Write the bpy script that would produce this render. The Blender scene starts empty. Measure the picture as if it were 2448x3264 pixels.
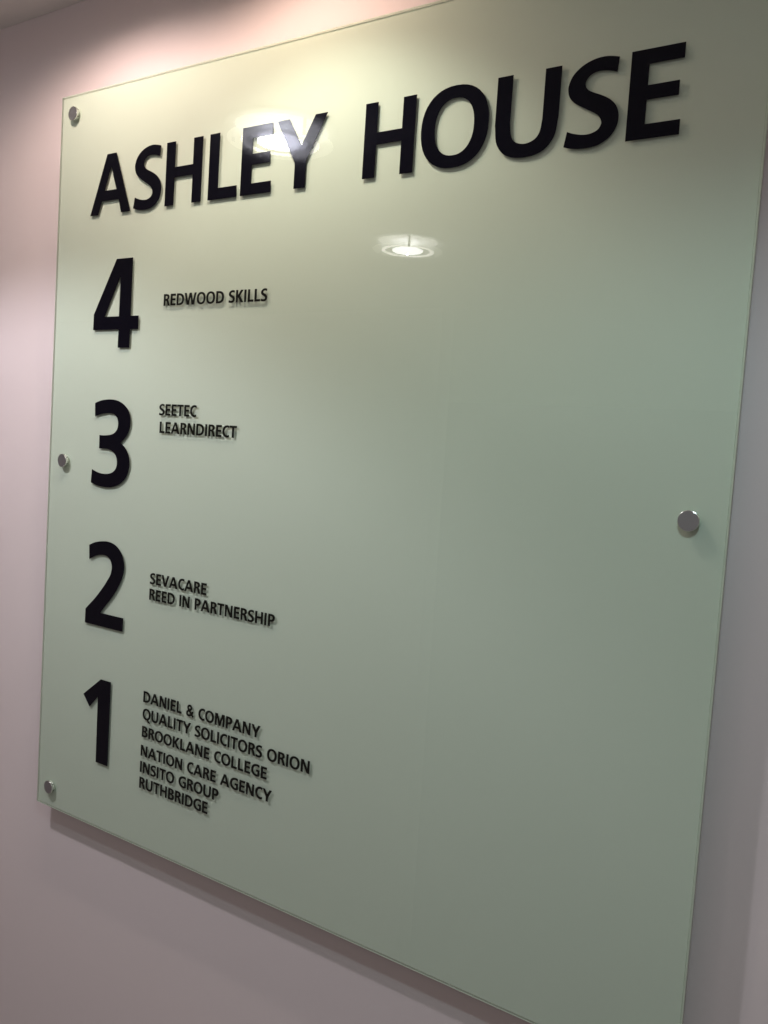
import bpy, bmesh, math
from mathutils import Matrix, Vector

# ---------------------------------------------------------------- scene, camera, light
sc = bpy.context.scene
S = 1.08                       # height of the glass sign in metres; all layout numbers are fractions of it
D = 0.0235                     # front of the glass to the wall (fraction of S)
G = 0.0055                     # glass thickness (fraction of S)
GF = 0.0022                    # apparent depth of the frosted backing below the front face
BORDER = 0.0018                # clear margin of the glass outside the backing
W = 0.9277                     # width / height of the glass
CEIL = 1.137                   # ceiling height above the lower edge of the glass


def V(x, y, z=0.0):
    """sign coordinates (x right, y up, z towards the viewer) to world"""
    return Vector((x * S, -z * S, y * S))


cam_d = bpy.data.cameras.new('camera')
cam = bpy.data.objects.new('camera', cam_d)
sc.collection.objects.link(cam)
sc.camera = cam
right = Vector((0.8272, 0.5582, 0.0648))
down = Vector((0.0957, -0.0262, -0.9951))
fwd = right.cross(down)
right.normalize(); fwd.normalize(); up = -(fwd.cross(right)); up.normalize()
M = Matrix.Identity(4)
for i in range(3):
    M[i][0] = right[i]; M[i][1] = up[i]; M[i][2] = -fwd[i]
M.translation = V(1.1023, 0.5520, 0.7857)
cam.matrix_world = M
cam_d.sensor_fit = 'VERTICAL'
cam_d.sensor_height = 24.0
cam_d.sensor_width = 18.0
cam_d.lens = 24.0 * 2837.13 / 3264.0
cam_d.clip_start = 0.01
cam_d.clip_end = 100.0

world = bpy.data.worlds.new('World')
sc.world = world
world.use_nodes = True
bg = world.node_tree.nodes['Background']
bg.inputs['Color'].default_value = (1.000, 0.91, 0.88, 1)
bg.inputs['Strength'].default_value = 0.13
sc.view_settings.view_transform = 'Standard'
sc.view_settings.look = 'None'
sc.view_settings.exposure = 0.05
sc.view_settings.gamma = 1.0
sc.render.resolution_x = 768
sc.render.resolution_y = 1024

col = sc.collection

# light of each lamp: (watts, colour)
LIGHT = {
    'near': (20.0, (0.94, 0.92, 1.000)),
    'far': (1.8, (1.000, 0.933, 0.867)),
    'side': (11.0, (0.60, 0.89, 0.95)),
    'wash_a': (5.8, (1.000, 0.793, 0.70)),
    'wash_b': (3.3, (1.000, 0.74, 0.58)),
    'fill_c': (5.2, (1.0, 0.96, 0.84)),
}


# ---------------------------------------------------------------- materials
def new_mat(name):
    m = bpy.data.materials.new(name)
    m.use_nodes = True
    nt = m.node_tree
    return m, nt, nt.nodes['Principled BSDF']


def noise_bump(nt, bsdf, scale, strength, dist, detail=3.0):
    tc = nt.nodes.new('ShaderNodeTexCoord')
    n = nt.nodes.new('ShaderNodeTexNoise')
    n.inputs['Scale'].default_value = scale
    n.inputs['Detail'].default_value = detail
    b = nt.nodes.new('ShaderNodeBump')
    b.inputs['Strength'].default_value = strength
    b.inputs['Distance'].default_value = dist
    nt.links.new(tc.outputs['Object'], n.inputs['Vector'])
    nt.links.new(n.outputs['Fac'], b.inputs['Height'])
    nt.links.new(b.outputs['Normal'], bsdf.inputs['Normal'])
    return tc, n


def paint(name, c1, c2, rough):
    m, nt, p = new_mat(name)
    tc, n = noise_bump(nt, p, 420.0, 0.10, 0.0006)
    n2 = nt.nodes.new('ShaderNodeTexNoise')
    n2.inputs['Scale'].default_value = 3.0
    n2.inputs['Detail'].default_value = 6.0
    r = nt.nodes.new('ShaderNodeMix'); r.data_type = 'RGBA'
    r.inputs[6].default_value = (*c1, 1)
    r.inputs[7].default_value = (*c2, 1)
    nt.links.new(tc.outputs['Object'], n2.inputs['Vector'])
    nt.links.new(n2.outputs['Fac'], r.inputs[0])
    nt.links.new(r.outputs[2], p.inputs['Base Color'])
    p.inputs['Roughness'].default_value = rough
    p.inputs['Specular IOR Level'].default_value = 0.25
    return m


M_wall = paint('wall_paint', (0.79, 0.69, 0.69), (0.825, 0.72, 0.72), 0.6)
M_ceil = paint('ceiling_paint', (0.84, 0.80, 0.76), (0.88, 0.84, 0.80), 0.8)
M_floor = paint('carpet', (0.10, 0.09, 0.085), (0.13, 0.12, 0.11), 0.95)

# frosted film on the back of the glass
M_film, nt, p = new_mat('frosted_backing')
p.inputs['Base Color'].default_value = (0.66, 0.735, 0.59, 1)
p.inputs['Roughness'].default_value = 0.9
p.inputs['Specular IOR Level'].default_value = 0.0
tc = nt.nodes.new('ShaderNodeTexCoord')
n = nt.nodes.new('ShaderNodeTexNoise'); n.inputs['Scale'].default_value = 2.2; n.inputs['Detail'].default_value = 5
mx = nt.nodes.new('ShaderNodeMix'); mx.data_type = 'RGBA'
mx.inputs[6].default_value = (0.645, 0.712, 0.61, 1)
mx.inputs[7].default_value = (0.675, 0.732, 0.635, 1)
nt.links.new(tc.outputs['Object'], n.inputs['Vector'])
nt.links.new(n.outputs['Fac'], mx.inputs[0])
nt.links.new(mx.outputs[2], p.inputs['Base Color'])

# front face of the glass: clear, mirror reflection by Fresnel
M_glass = bpy.data.materials.new('clear_glass_face'); M_glass.use_nodes = True
nt = M_glass.node_tree
for nn in list(nt.nodes):
    if nn.type == 'BSDF_PRINCIPLED': nt.nodes.remove(nn)
out = [nn for nn in nt.nodes if nn.type == 'OUTPUT_MATERIAL'][0]
tr = nt.nodes.new('ShaderNodeBsdfTransparent'); tr.inputs['Color'].default_value = (0.965, 0.985, 0.965, 1)
gl = nt.nodes.new('ShaderNodeBsdfGlossy'); gl.inputs['Roughness'].default_value = 0.0
fr = nt.nodes.new('ShaderNodeFresnel')
geo = nt.nodes.new('ShaderNodeNewGeometry')          # same Fresnel curve from either side of the thin face
ior = nt.nodes.new('ShaderNodeMix'); ior.inputs[2].default_value = 1.5; ior.inputs[3].default_value = 1 / 1.5
nt.links.new(geo.outputs['Backfacing'], ior.inputs[0]); nt.links.new(ior.outputs[0], fr.inputs['IOR'])
ms = nt.nodes.new('ShaderNodeMixShader')
nt.links.new(fr.outputs[0], ms.inputs[0]); nt.links.new(tr.outputs[0], ms.inputs[1])
nt.links.new(gl.outputs[0], ms.inputs[2]); nt.links.new(ms.outputs[0], out.inputs['Surface'])

M_edge, nt, p = new_mat('polished_glass_edge')
p.inputs['Base Color'].default_value = (0.74, 0.84, 0.72, 1)
p.inputs['Roughness'].default_value = 0.22
p.inputs['IOR'].default_value = 1.5
noise_bump(nt, p, 260.0, 0.25, 0.0004)
out = [nn for nn in nt.nodes if nn.type == 'OUTPUT_MATERIAL'][0]
tl = nt.nodes.new('ShaderNodeBsdfTranslucent'); tl.inputs['Color'].default_value = (0.84, 0.93, 0.82, 1)
ms = nt.nodes.new('ShaderNodeMixShader'); ms.inputs[0].default_value = 0.55
nt.links.new(p.outputs[0], ms.inputs[1]); nt.links.new(tl.outputs[0], ms.inputs[2]); nt.links.new(ms.outputs[0], out.inputs['Surface'])

M_vinyl, nt, p = new_mat('black_vinyl')
p.inputs['Base Color'].default_value = (0.0025, 0.0025, 0.006, 1)
p.inputs['Specular IOR Level'].default_value = 0.32
p.inputs['Specular Tint'].default_value = (0.82, 0.84, 1.0, 1)
p.inputs['Roughness'].default_value = 0.07
p.inputs['IOR'].default_value = 1.45
noise_bump(nt, p, 90.0, 0.06, 0.0006, 1.0)

M_vinyl2, nt, p = new_mat('black_vinyl_small')
p.inputs['Base Color'].default_value = (0.005, 0.006, 0.004, 1)
p.inputs['Roughness'].default_value = 0.28
p.inputs['Specular IOR Level'].default_value = 0.3

M_metal, nt, p = new_mat('satin_steel')
p.inputs['Base Color'].default_value = (0.46, 0.455, 0.47, 1)
p.inputs['Metallic'].default_value = 1.0
p.inputs['Roughness'].default_value = 0.45
noise_bump(nt, p, 900.0, 0.08, 0.0002)
M_metal2, nt, p = new_mat('bright_steel')
p.inputs['Base Color'].default_value = (0.80, 0.79, 0.77, 1)
p.inputs['Metallic'].default_value = 1.0
p.inputs['Roughness'].default_value = 0.2

M_washer, nt, p = new_mat('clear_plastic_washer')
p.inputs['Base Color'].default_value = (0.60, 0.66, 0.58, 1)
p.inputs['Roughness'].default_value = 0.2
M_hole, nt, p = new_mat('dark_socket')
p.inputs['Base Color'].default_value = (0.01, 0.01, 0.01, 1)

M_white, nt, p = new_mat('white_enamel')
p.inputs['Base Color'].default_value = (0.8, 0.8, 0.78, 1)
p.inputs['Roughness'].default_value = 0.35


def emitter(name, color, strength):
    m, nt, p = new_mat(name)
    p.inputs['Base Color'].default_value = (0.8, 0.8, 0.8, 1)
    p.inputs['Emission Color'].default_value = (*color, 1)
    p.inputs['Emission Strength'].default_value = strength
    return m


M_lamp = emitter('lit_tube', (0.98, 0.97, 1.0), 30.0)
M_lampfar = emitter('lit_tube_far', (0.98, 0.98, 1.0), 18.0)
M_glow = emitter('lit_frosted_ring', (1.0, 0.96, 0.90), 9.0)
M_bowl = emitter('lit_reflector_bowl', (1.0, 0.95, 0.88), 1.9)  # emission stands in for lamp light falling on the reflector

M_clear = bpy.data.materials.new('lit_clear_disc'); M_clear.use_nodes = True
nt = M_clear.node_tree
for nn in list(nt.nodes):
    if nn.type == 'BSDF_PRINCIPLED': nt.nodes.remove(nn)
out = [nn for nn in nt.nodes if nn.type == 'OUTPUT_MATERIAL'][0]
tr = nt.nodes.new('ShaderNodeBsdfTransparent'); tr.inputs['Color'].default_value = (0.8, 0.82, 0.8, 1)
em = nt.nodes.new('ShaderNodeEmission'); em.inputs['Color'].default_value = (1, 0.96, 0.88, 1); em.inputs['Strength'].default_value = 1.5  # glow added to the clear glass in place of lamp light caught in it
ad = nt.nodes.new('ShaderNodeAddShader')
nt.links.new(tr.outputs[0], ad.inputs[0]); nt.links.new(em.outputs[0], ad.inputs[1]); nt.links.new(ad.outputs[0], out.inputs['Surface'])


# ---------------------------------------------------------------- mesh helpers
def link(name, me, mat, parent=None):
    o = bpy.data.objects.new(name, me)
    if mat is not None:
        for mm in (mat if isinstance(mat, (list, tuple)) else [mat]):
            me.materials.append(mm)
    col.objects.link(o)
    if parent is not None:
        o.parent = parent
    return o


def empty(name, loc, label, cat, group=None):
    o = bpy.data.objects.new(name, None)
    o.empty_display_size = 0.05
    o.location = loc
    o['label'] = label; o['category'] = cat
    if group: o['group'] = group
    col.objects.link(o)
    return o


def sheet(name, corners, mat, parent=None, kind=None, sub=1):
    me = bpy.data.meshes.new(name)
    bm = bmesh.new()
    vs = [bm.verts.new(c) for c in corners]
    bm.faces.new(vs)
    bm.to_mesh(me); bm.free()
    o = link(name, me, mat, parent)
    if kind: o['kind'] = kind
    return o


def lathe(profile, n=64, smooth_all=True):
    """profile of (r, h) revolved about the local z axis"""
    me = bpy.data.meshes.new('turned')
    bm = bmesh.new()
    rings = []
    for r, h in profile:
        if r < 1e-7:
            rings.append([bm.verts.new((0, 0, h))])
        else:
            rings.append([bm.verts.new((r * math.cos(2 * math.pi * i / n), r * math.sin(2 * math.pi * i / n), h)) for i in range(n)])
    for a, b in zip(rings, rings[1:]):
        for i in range(n):
            j = (i + 1) % n
            if len(a) == 1 and len(b) == 1: continue
            if len(a) == 1: bm.faces.new((a[0], b[j], b[i]))
            elif len(b) == 1: bm.faces.new((a[i], a[j], b[0]))
            else: bm.faces.new((a[i], a[j], b[j], b[i]))
    bmesh.ops.recalc_face_normals(bm, faces=bm.faces[:])
    bm.to_mesh(me); bm.free()
    return me


# ---------------------------------------------------------------- setting
wall_y = D
BIG = 3.0
# wall with real thickness
me = bpy.data.meshes.new('wall')
bm = bmesh.new()
bmesh.ops.create_cube(bm, size=1.0)
x0, x1, z0, z1 = -2.6, 2.6, -1.25, CEIL + 0.02
for v in bm.verts:
    v.co = Vector(((x0 if v.co.x < 0 else x1) * S, (D * S) if v.co.y < 0 else (D * S + 0.12), (z0 if v.co.z < 0 else z1) * S))
bm.to_mesh(me); bm.free()
wall = link('wall', me, M_wall); wall['kind'] = 'structure'

me = bpy.data.meshes.new('ceiling')
bm = bmesh.new()
bmesh.ops.create_cube(bm, size=1.0)
for v in bm.verts:
    v.co = Vector(((-6.0 if v.co.x < 0 else 5.0) * S, -(9.0 * S) if v.co.y < 0 else (D * S - 0.0005), (CEIL * S) if v.co.z < 0 else (CEIL * S + 0.02)))
bm.to_mesh(me); bm.free()
ceiling = link('ceiling', me, M_ceil); ceiling['kind'] = 'structure'

# wall on the other side of the lobby, faintly mirrored in the left half of the glass
me = bpy.data.meshes.new('opposite_wall')
bm = bmesh.new()
bmesh.ops.create_cube(bm, size=1.0)
for v in bm.verts:
    v.co = Vector(((-6.0 if v.co.x < 0 else -0.83) * S, -(2.55 if v.co.y < 0 else 2.45) * S, (-3.0 if v.co.z < 0 else CEIL - .0005) * S))
bm.to_mesh(me); bm.free()
opp = link('opposite_wall', me, M_wall); opp['kind'] = 'structure'

# ---------------------------------------------------------------- the sign
sign = empty('directory_sign', V(0, 0, 0), 'frosted green glass building directory with black lettering on steel standoffs', 'sign')
c = 0.0010       # polished chamfer


def slab():
    me = bpy.data.meshes.new('glass_panel')
    bm = bmesh.new()
    def ring(inset, z, ):
        return [bm.verts.new(V(*q)) for q in ((inset, inset, z), (W - inset, inset, z), (W - inset, 1 - inset, z), (inset, 1 - inset, z))]
    r0 = ring(c, 0); r1 = ring(0, -c * 0.8); r2 = ring(0, -G + c * 0.3); r3 = ring(c * 0.5, -G)
    f = bm.faces.new(r0); f.material_index = 0
    for a, b in ((r0, r1), (r1, r2), (r2, r3)):
        for i in range(4):
            j = (i + 1) % 4
            f = bm.faces.new((a[j], a[i], b[i], b[j])); f.material_index = 1
    f = bm.faces.new(list(reversed(r3))); f.material_index = 0
    bmesh.ops.recalc_face_normals(bm, faces=bm.faces[:])
    bm.to_mesh(me); bm.free()
    return me


panel = link('glass_panel', slab(), [M_glass, M_edge], sign)
me = bpy.data.meshes.new('frosted_backing')
bm = bmesh.new()
bmesh.ops.create_cube(bm, size=1.0)
for v in bm.verts:
    v.co = V(BORDER if v.co.x < 0 else W - BORDER, BORDER if v.co.z < 0 else 1 - BORDER, -GF if v.co.y < 0 else -GF - .0012)
bmesh.ops.recalc_face_normals(bm, faces=bm.faces[:])
bm.to_mesh(me); bm.free()
film = link('frosted_backing', me, M_film, sign)

# ---- letterforms, in units of the cap height; 'c' marks a corner in a smoothed outline
C_ = 'c'


def smooth(pts, seg=6):
    """closed outline; entries (x, y) are smooth, (x, y, 'c') are corners; Catmull-Rom between smooth ones"""
    n = len(pts)
    out = []
    for k in range(n):
        p1 = pts[k]; p2 = pts[(k + 1) % n]
        if len(p1) == 3 and len(p2) == 3:
            out.append((p1[0], p1[1])); continue
        p0 = pts[(k - 1) % n] if len(p1) == 2 else (2 * p1[0] - p2[0], 2 * p1[1] - p2[1])
        p3 = pts[(k + 2) % n] if len(p2) == 2 else (2 * p2[0] - p1[0], 2 * p2[1] - p1[1])
        for s in range(seg):
            t = s / seg
            q = []
            for d in (0, 1):
                a, b, cc, e = p0[d], p1[d], p2[d], p3[d]
                q.append(0.5 * (2 * b + (cc - a) * t + (2 * a - 5 * b + 4 * cc - e) * t * t + (-a + 3 * b - 3 * cc + e) * t ** 3))
            out.append(tuple(q))
    return out


def poly(*p): return [(x, y, C_) for x, y in p]


def oval(cx, cy, rx, ry, e=2.25, n=44):
    o = []
    for k in range(n):
        a = 2 * math.pi * k / n
        ca, sa = math.cos(a), math.sin(a)
        o.append((cx + rx * math.copysign(abs(ca) ** (2 / e), ca), cy + ry * math.copysign(abs(sa) ** (2 / e), sa), C_))
    return o


def stroke(path, w, seg=6):
    """thick open stroke through the points"""
    pts = []
    n = len(path)
    for k in range(n - 1):
        p1, p2 = path[k], path[k + 1]
        p0 = path[k - 1] if k else p1
        p3 = path[k + 2] if k + 2 < n else p2
        for s in range(seg):
            t = s / seg
            pts.append(tuple(0.5 * (2 * p1[d] + (p2[d] - p0[d]) * t + (2 * p0[d] - 5 * p1[d] + 4 * p2[d] - p3[d]) * t * t + (-p0[d] + 3 * p1[d] - 3 * p2[d] + p3[d]) * t ** 3) for d in (0, 1)))
    pts.append(path[-1])
    L, R = [], []
    for k in range(len(pts)):
        a = pts[max(k - 1, 0)]; b = pts[min(k + 1, len(pts) - 1)]
        dx, dy = b[0] - a[0], b[1] - a[1]; l = math.hypot(dx, dy) or 1
        nx, ny = -dy / l * w / 2, dx / l * w / 2
        L.append((pts[k][0] + nx, pts[k][1] + ny, C_)); R.append((pts[k][0] - nx, pts[k][1] - ny, C_))
    return L + R[::-1]


# name: (width, [shape, ...]) ; shape = [outer, hole, ...]
s_, t_ = 0.205, 0.165
GLYPH = {
    'A': (1.03, [[poly((0, 0), (.393, 1), (.627, 1), (1.03, 0), (.80, 0), (.728, .222), (.292, .222), (.212, 0)),
                  poly((.507, .79), (.66, .395), (.361, .395))]]),
    'B': (.70, [[[(0, 0, C_), (0, 1, C_), (.35, 1, C_), (.55, .955), (.64, .85), (.65, .76), (.61, .62), (.5, .53, C_), (.62, .47), (.69, .37), (.70, .28), (.66, .12), (.54, .03), (.36, 0, C_)],
                 [(s_, .595, C_), (s_, .85, C_), (.32, .85, C_), (.41, .82), (.445, .725), (.41, .63), (.32, .595, C_)],
                 [(s_, .15, C_), (s_, .45, C_), (.33, .45, C_), (.45, .41), (.49, .30), (.45, .19), (.33, .15, C_)]]]),
    'C': (.745, [[[(.74, .965, C_), (.62, 1.005), (.48, 1.013), (.27, .955), (.09, .78), (.01, .5), (.09, .22), (.27, .045), (.48, -.013), (.62, -.005), (.745, .035, C_),
                   (.725, .21, C_), (.62, .17), (.52, .155), (.36, .21), (.26, .33), (.225, .5), (.26, .67), (.36, .79), (.52, .845), (.62, .83), (.72, .79, C_)]]]),
    'D': (.87, [[[(0, 0, C_), (0, 1, C_), (.32, 1, C_), (.58, .955), (.79, .79), (.87, .5), (.79, .21), (.58, .045), (.32, 0, C_)],
                 [(s_, .155, C_), (s_, .845, C_), (.31, .845, C_), (.49, .80), (.61, .69), (.66, .5), (.61, .31), (.49, .20), (.31, .155, C_)]]]),
    'E': (.605, [[poly((0, 0), (0, 1), (.60, 1), (.60, .832), (.212, .832), (.212, .597), (.568, .597), (.568, .435), (.212, .435), (.212, t_), (.607, t_), (.607, 0))]]),
    'G': (.89, [[[(.86, .965, C_), (.72, 1.005), (.56, 1.013), (.30, .955), (.09, .78), (.01, .5), (.09, .22), (.29, .045), (.54, -.013), (.72, .0), (.89, .05, C_),
                  (.89, .56, C_), (.53, .56, C_), (.53, .40, C_), (.685, .40, C_), (.685, .165, C_), (.56, .152), (.39, .20), (.27, .32), (.225, .5), (.27, .68), (.39, .80), (.57, .845), (.70, .83), (.84, .785, C_)]]]),
    'H': (.817, [[poly((0, 0), (0, 1), (s_, 1), (s_, .597), (.612, .597), (.612, 1), (.817, 1), (.817, 0), (.612, 0), (.612, .434), (s_, .434), (s_, 0))]]),
    'I': (s_, [[poly((0, 0), (0, 1), (s_, 1), (s_, 0))]]),
    'K': (.80, [[poly((0, 0), (0, 1), (s_, 1), (s_, .56), (.52, 1), (.775, 1), (.405, .53), (.81, 0), (.545, 0), (s_, .46), (s_, 0))]]),
    'L': (.60, [[poly((0, 0), (0, 1), (.207, 1), (.207, .17), (.60, .17), (.60, 0))]]),
    'M': (1.07, [[poly((0, 0), (0, 1), (.29, 1), (.535, .36), (.78, 1), (1.07, 1), (1.07, 0), (.87, 0), (.87, .74), (.61, 0), (.46, 0), (.20, .74), (.20, 0))]]),
    'N': (.84, [[poly((0, 0), (0, 1), (.25, 1), (.645, .30), (.645, 1), (.84, 1), (.84, 0), (.595, 0), (.195, .70), (.195, 0))]]),
    'O': (.985, [[oval(.4925, .5, .4925, .514), oval(.4925, .5, .285, .357)]]),
    'P': (.68, [[[(0, 0, C_), (0, 1, C_), (.32, 1, C_), (.54, .955), (.655, .83), (.68, .69), (.645, .54), (.53, .425), (.33, .38, C_), (s_, .38, C_), (s_, 0, C_)],
                 [(s_, .535, C_), (s_, .85, C_), (.30, .85, C_), (.42, .80), (.465, .695), (.42, .585), (.30, .535, C_)]]]),
    'Q': (.985, [[oval(.4925, .5, .4925, .514), oval(.4925, .5, .285, .357)], [poly((.50, .05), (.68, .05), (.98, -.23), (.71, -.23))]]),
    'R': (.73, [[[(0, 0, C_), (0, 1, C_), (.33, 1, C_), (.54, .955), (.645, .84), (.66, .73), (.62, .60), (.49, .51, C_), (.56, .45), (.60, .36, C_), (.74, 0, C_), (.515, 0, C_), (.39, .34, C_), (.35, .40), (.27, .43, C_),
                  (s_, .43, C_), (s_, 0, C_)],
                 [(s_, .58, C_), (s_, .85, C_), (.30, .85, C_), (.41, .815), (.45, .72), (.41, .62), (.30, .58, C_)]]]),
    'S': (.656, [[[(.616, .974, C_), (.544, .993), (.447, 1.009), (.338, 1.004), (.229, .975), (.134, .925), (.055, .850), (.013, .758), (.008, .687), (.033, .604), (.097, .532), (.187, .475), (.276, .425), (.364, .374), (.416, .333), (.448, .280), (.450, .235), (.422, .187), (.369, .158), (.300, .144), (.215, .149), (.113, .174), (.031, .206, C_),
                   (.0, .031, C_), (.07, .008), (.172, -.011), (.286, -.017), (.397, -.006), (.477, .022), (.556, .070), (.618, .141), (.653, .232), (.656, .321), (.628, .410), (.575, .478), (.502, .534), (.415, .580), (.329, .618), (.263, .657), (.226, .705), (.223, .750), (.246, .798), (.296, .836), (.364, .852), (.447, .848), (.531, .830), (.601, .806, C_)]]]),
    'T': (.76, [[poly((0, 1), (.76, 1), (.76, .835), (.4825, .835), (.4825, 0), (.2775, 0), (.2775, .835), (0, .835))]]),
    'U': (.84, [[[(0, 1, C_), (.207, 1, C_), (.207, .42, C_), (.23, .27), (.295, .185), (.42, .15), (.545, .185), (.61, .27), (.633, .42, C_), (.633, 1, C_), (.84, 1, C_), (.84, .42, C_), (.80, .19), (.66, .035), (.42, -.014), (.18, .035), (.04, .19), (0, .42, C_)]]]),
    'V': (.93, [[poly((0, 1), (.228, 1), (.47, .25), (.71, 1), (.93, 1), (.585, 0), (.345, 0))]]),
    'W': (1.38, [[poly((0, 1), (.22, 1), (.40, .27), (.575, 1), (.81, 1), (.985, .27), (1.165, 1), (1.38, 1), (1.10, 0), (.865, 0), (.69, .70), (.515, 0), (.275, 0))]]),
    'Y': (.93, [[poly((0, 1), (.228, 1), (.478, .60), (.712, 1), (.93, 1), (.58, .37), (.58, 0), (.37, 0), (.37, .37))]]),
    '&': (.92, [[stroke([(.44, .55), (.58, .66), (.60, .79), (.52, .90), (.40, .93), (.28, .90), (.20, .79), (.22, .66), (.34, .52), (.84, .0)], .165)],
                [stroke([(.36, .50), (.17, .40), (.10, .25), (.16, .11), (.33, .065), (.52, .12), (.67, .26), (.76, .46)], .165)]]),
    '4': (.773, [[poly((.365, 1), (.64, 1), (.64, .354), (.773, .354), (.773, .205), (.64, .205), (.64, 0), (.443, 0), (.443, .205), (0, .205), (0, .383)),
                  poly((.443, .81), (.443, .354), (.19, .354))]]),
    '3': (.657, [[[(.019, .961, C_), (.097, .986), (.177, 1.001), (.272, 1.009), (.367, 1.006), (.454, .987), (.526, .955), (.591, .905), (.629, .850), (.646, .794), (.647, .733), (.629, .671), (.594, .613), (.544, .564), (.492, .523, C_),
                   (.557, .483), (.606, .434), (.640, .380), (.657, .319), (.657, .247), (.634, .179), (.588, .114), (.522, .062), (.445, .027), (.352, .003), (.240, -.003), (.118, .006), (.0, .033, C_), (.010, .190, C_),
                   (.092, .166), (.174, .152), (.255, .151), (.326, .161), (.380, .181), (.422, .216), (.442, .259), (.445, .306), (.432, .351), (.402, .391), (.349, .422), (.285, .438), (.204, .441), (.124, .439, C_), (.120, .594, C_),
                   (.179, .593), (.251, .597), (.314, .606), (.368, .623), (.409, .653), (.434, .693), (.439, .740), (.428, .786), (.399, .821), (.354, .843), (.298, .851), (.234, .851), (.163, .841), (.095, .826), (.032, .803, C_)]]]),
    '2': (.674, [[[(.024, .932, C_), (.103, .966), (.183, .988), (.264, 1.001), (.344, 1.007), (.425, .998), (.498, .974), (.555, .937), (.606, .885), (.637, .826), (.653, .760), (.651, .697), (.630, .626), (.592, .552), (.542, .471), (.480, .388), (.420, .320), (.352, .251), (.267, .157, C_),
                   (.674, .157, C_), (.670, 0, C_), (0, 0, C_), (.002, .168, C_), (.105, .261), (.191, .343), (.260, .417), (.321, .487), (.373, .556), (.417, .618), (.434, .668), (.441, .717), (.432, .758), (.410, .797), (.368, .827), (.314, .841), (.250, .840), (.185, .828), (.113, .803), (.036, .765, C_)]]]),
    '1': (.48, [[poly((0, .765), (.302, 1), (.48, 1), (.48, 0), (.27, 0), (.262, .785), (.118, .635))]]),
}


def fill_mesh(shapes, thick, bold=0.0):
    """shapes: list of lists of closed outlines in metres (sign plane); returns one mesh of raised film pieces"""
    big = bmesh.new()
    for k, contours in enumerate(shapes):
        cu = bpy.data.curves.new('outline', 'CURVE')
        cu.dimensions = '2D'; cu.fill_mode = 'BOTH'
        cu.extrude = thick / 2
        cu.offset = bold
        for ct in contours:
            sp = cu.splines.new('POLY')
            sp.points.add(len(ct) - 1)
            for q, (x, y) in zip(sp.points, ct): q.co = (x, y, 0, 1)
            sp.use_cyclic_u = True
        ob = bpy.data.objects.new('outline', cu)
        me = bpy.data.meshes.new_from_object(ob)
        bpy.data.objects.remove(ob); bpy.data.curves.remove(cu)
        bm = bmesh.new(); bm.from_mesh(me)
        lift = thick / 2 + 0.00006 + 0.00003 * (k % 2)
        for v in bm.verts:
            x, y, z = v.co
            v.co = Vector((x, -(z + lift), y))
        tmp = bpy.data.meshes.new('t'); bm.to_mesh(tmp); bm.free()
        big.from_mesh(tmp)
        bpy.data.meshes.remove(tmp); bpy.data.meshes.remove(me)
    me = bpy.data.meshes.new('lettering')
    big.to_mesh(me); big.free()
    return me


def glyph_shapes(ch, x, y, h, wx=None):
    """outlines of one character, lower left corner at (x, y), cap height h, in metres"""
    w, shapes = GLYPH[ch]
    k = 1.0 if wx is None else wx / (w * h)
    res = []
    for contours in shapes:
        res.append([[((x + px * h * k) * S, (y + py * h) * S) for px, py in smooth(ct)] for ct in contours])
    return res


T_film = 0.00035
# heading: (character, left, right), baseline, cap height
for ch, xa, xb, base, h in [('A', .0711, .1512, .8332, .0779), ('S', .1570, .2083, .8334, .0778), ('H', .2160, .2796, .8330, .0778),
                            ('L', .2914, .3387, .8328, .0780), ('E', .3446, .3920, .8328, .0780), ('Y', .3979, .4702, .8327, .0780),
                            ('H', .5216, .5852, .8330, .0780), ('O', .5930, .6706, .8333, .0782), ('U', .6777, .7436, .8338, .0779),
                            ('S', .7508, .8015, .8346, .0772), ('E', .8095, .8568, .8345, .0771)]:
    link('heading_letter', fill_mesh(glyph_shapes(ch, xa, base, h, xb - xa), T_film), M_vinyl, sign)
for ch, xa, xb, base, h in [('4', .0868, .1766, .6570, .1161), ('3', .0945, .1710, .4712, .1164), ('2', .0937, .1722, .2812, .1162), ('1', .0969, .1530, .0921, .1165)]:
    link('floor_number', fill_mesh(glyph_shapes(ch, xa, base, h, xb - xa), T_film), M_vinyl, sign)

LINES = [('REDWOOD SKILLS', .2227, .3960, .7090, .0144), ('SEETEC', .2236, .2902, .5712, .0142), ('LEARNDIRECT', .2258, .3592, .5487, .0142),
         ('SEVACARE', .2206, .3226, .3532, .0143), ('REED IN PARTNERSHIP', .2208, .4349, .3324, .0143),
         ('DANIEL & COMPANY', .2184, .4221, .1962, .0146), ('QUALITY SOLICITORS ORION', .2185, .4988, .1733, .0146),
         ('BROOKLANE COLLEGE', .2186, .4359, .1497, .0143), ('NATION CARE AGENCY', .2179, .4451, .1240, .0144),
         ('INSITO GROUP', .2179, .3603, .1020, .0146), ('RUTHBRIDGE', .2179, .3432, .0806, .0147)]
SIDE = {'A': .015, 'V': .015, 'W': .02, 'Y': .01, 'T': .02, 'O': .05, 'Q': .05, 'C': .05, 'G': .05, 'S': .04, 'U': .085}


def side(ch): return SIDE.get(ch, .09)


def right_side(ch): return {'C': .02, 'D': .05, 'P': .03, 'R': .02, 'E': .045, 'L': .02, 'B': .05, 'K': .01, 'F': .02, '&': .03}.get(ch, side(ch))


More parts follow.
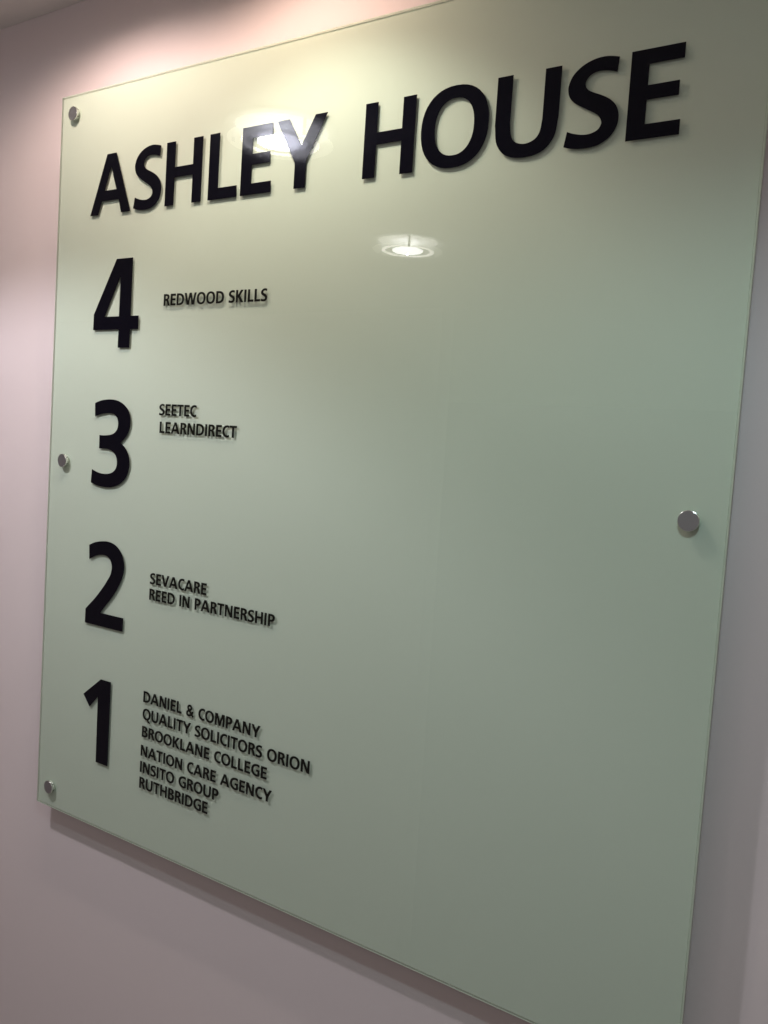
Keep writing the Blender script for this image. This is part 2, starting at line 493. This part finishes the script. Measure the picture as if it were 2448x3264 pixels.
for text, xa, xb, base, h in LINES:
    x = 0.0; place = []
    for k, ch in enumerate(text):
        if ch == ' ':
            x += .45; continue
        if k: x += side(ch)
        place.append((ch, x)); end = x + GLYPH[ch][0]
        x = end + right_side(ch)
    scale = (xb - xa) / (end * h)
    shapes = []
    for ch, px in place:
        shapes += glyph_shapes(ch, xa + px * h * scale, base, h, GLYPH[ch][0] * h * scale)
    link('text_line', fill_mesh(shapes, T_film, .008 * h * S), M_vinyl2, sign)

# standoffs
CR = 0.0092      # cap radius
cap_me = lathe([(0, .0052), (CR - .0005, .0052), (CR - .0001, .0050), (CR, .0046), (CR, .0032), (CR - .0004, .0029), (0, .0029)], 64)
for v in cap_me.vertices: v.co *= S
washer_me = lathe([(0, .0029), (CR - .0009, .0029), (CR - .0009, .0001), (0, .0001)], 48)
for v in washer_me.vertices: v.co *= S
barrel_me = lathe([(0, -G - .0001), (CR * .8, -G - .0001), (CR * .8, -D + .0001), (0, -D + .0001)], 48)
for v in barrel_me.vertices: v.co *= S
screw_me = lathe([(0, .0003), (.0009, .0003), (.0009, -.0004), (0, -.0004)], 16)
screw_me.materials.append(M_hole)
cap_me.materials.append(M_metal); cap_me.materials.append(M_metal2)
for pl in cap_me.polygons:
    if abs(pl.normal.z) < 0.9: pl.material_index = 1
washer_me.materials.append(M_washer); barrel_me.materials.append(M_metal)
for me_ in (cap_me, washer_me, barrel_me):
    for pl in me_.polygons: pl.use_smooth = abs(pl.normal.z) < 0.3
for bx, by in ((0.0312, 0.9728), (0.0360, 0.5012), (0.0324, 0.0312), (0.8956, 0.5039), (.8990, .9720), (.8980, .0300)):
    cap = bpy.data.objects.new('standoff_cap', cap_me)
    cap.location = V(bx, by, 0); cap.rotation_euler = (math.pi / 2, 0, 0)
    cap.parent = sign; col.objects.link(cap)
    for ang in (38, -28):
        o = bpy.data.objects.new('set_screw', screw_me); o.parent = cap
        a = math.radians(ang)
        o.location = ((CR - .0009) * S * math.cos(a), (CR - .0009) * S * math.sin(a), .0017 * S)
        o.rotation_euler = (0, math.pi / 2, a)
        col.objects.link(o)
    for nm, m_ in (('washer', washer_me), ('barrel', barrel_me)):
        o = bpy.data.objects.new(nm, m_); o.parent = cap; col.objects.link(o)

# ---------------------------------------------------------------- ceiling lights
def spot(parent, key, drop, half, blend, size):
    w, c3 = LIGHT[key]
    ld = bpy.data.lights.new('lamp_beam', 'SPOT')
    ld.energy = w; ld.color = c3
    ld.shadow_soft_size = size
    ld.spot_size = math.radians(2 * half); ld.spot_blend = blend
    o = bpy.data.objects.new('lamp_beam', ld)
    o.location = (0, 0, drop)
    o.parent = parent
    col.objects.link(o)


def downlight(x, z, label, lampmat, key, turn=0.0):
    t = empty('ceiling_light', V(x, CEIL, z), label, 'light', 'round ceiling lights with a hanging glass disc')
    t.rotation_euler = (0, 0, turn)
    k = S
    trim = lathe([(.086 * k, -.001 * k), (.090 * k, -.006 * k), (.106 * k, -.005 * k), (.110 * k, -.0005 * k)], 72)
    link('trim_ring', trim, M_white, t)
    bowl = lathe([(.086 * k, -.0015 * k), (.080 * k, -.0022 * k), (.05 * k, -.0040 * k), (.0, -.0045 * k)], 72)
    link('reflector', bowl, M_bowl, t)
    dz = -.027 * k
    disc = lathe([(.0455 * k, dz), (.0990 * k, dz), (.1000 * k, dz - .001), (.0995 * k, dz - .003)], 72)
    link('glass_disc', disc, M_clear, t)
    ring = lathe([(.064 * k, dz - .002), (.074 * k, dz - .002), (.074 * k, dz - .004), (.064 * k, dz - .004), (.064 * k, dz - .002)], 72)
    link('frosted_ring', ring, M_glow, t)
    lamp = lathe([(0, dz - .006), (.036 * k, dz - .006), (.043 * k, dz - .004), (.044 * k, dz), (.036 * k, dz + .003), (0, dz + .003)], 48)
    link('lit_centre', lamp, lampmat, t)
    for a in (0, 120, 240):
        rod = lathe([(.0, 0), (.003 * k, 0), (.003 * k, dz - .008), (0, dz - .008)], 12)
        o = link('support_rod', rod, M_metal, t)
        o.location = (.088 * k * math.cos(math.radians(a)), .088 * k * math.sin(math.radians(a)), 0)
    half, blend = {'near': (61.5, .32), 'far': (82, .6), 'side': (71, .35)}[key]
    spot(t, key, dz - .012, half, blend, .003 if key == 'far' else .018)
    return t


downlight(-.0596, .520, 'round ceiling light nearer the wall, mirrored over the heading letters', M_lamp, 'near', math.radians(20))
downlight(-.323, 1.383, 'round ceiling light farther from the wall, mirrored below the heading', M_lampfar, 'far', math.radians(55))

downlight(1.07, .700, 'round ceiling light out to the right of the sign', M_lampfar, 'side', 0.0)

# small recessed spotlights close to the wall: the first two throw the warm scallops over the top edge
def wall_washer(x, z, key, label, half=70, blend=.5):
    t = empty('wall_washer', V(x, CEIL, z), label, 'light', 'small recessed spotlights along the wall')
    ring = lathe([(.020 * S, -.0006), (.022 * S, -.003), (.029 * S, -.002), (.030 * S, -.0003)], 48)
    link('trim_ring', ring, M_white, t)
    lens = lathe([(0, -.0010), (.020 * S, -.0008)], 48)
    link('lens', lens, M_bowl, t)
    spot(t, key, -.006, half, blend, .010)


wall_washer(.135, .19, 'wash_a', 'small recessed ceiling spotlight above the upper left corner of the sign', 80, .5)
wall_washer(.43, .14, 'wash_b', 'small recessed ceiling spotlight above the middle of the sign', 80, .5)
wall_washer(.48, .20, 'fill_c', 'added fill spotlight set farther out above the middle of the sign', 57, .45)  # unseen fill lamp, added to brighten the upper middle of the panel
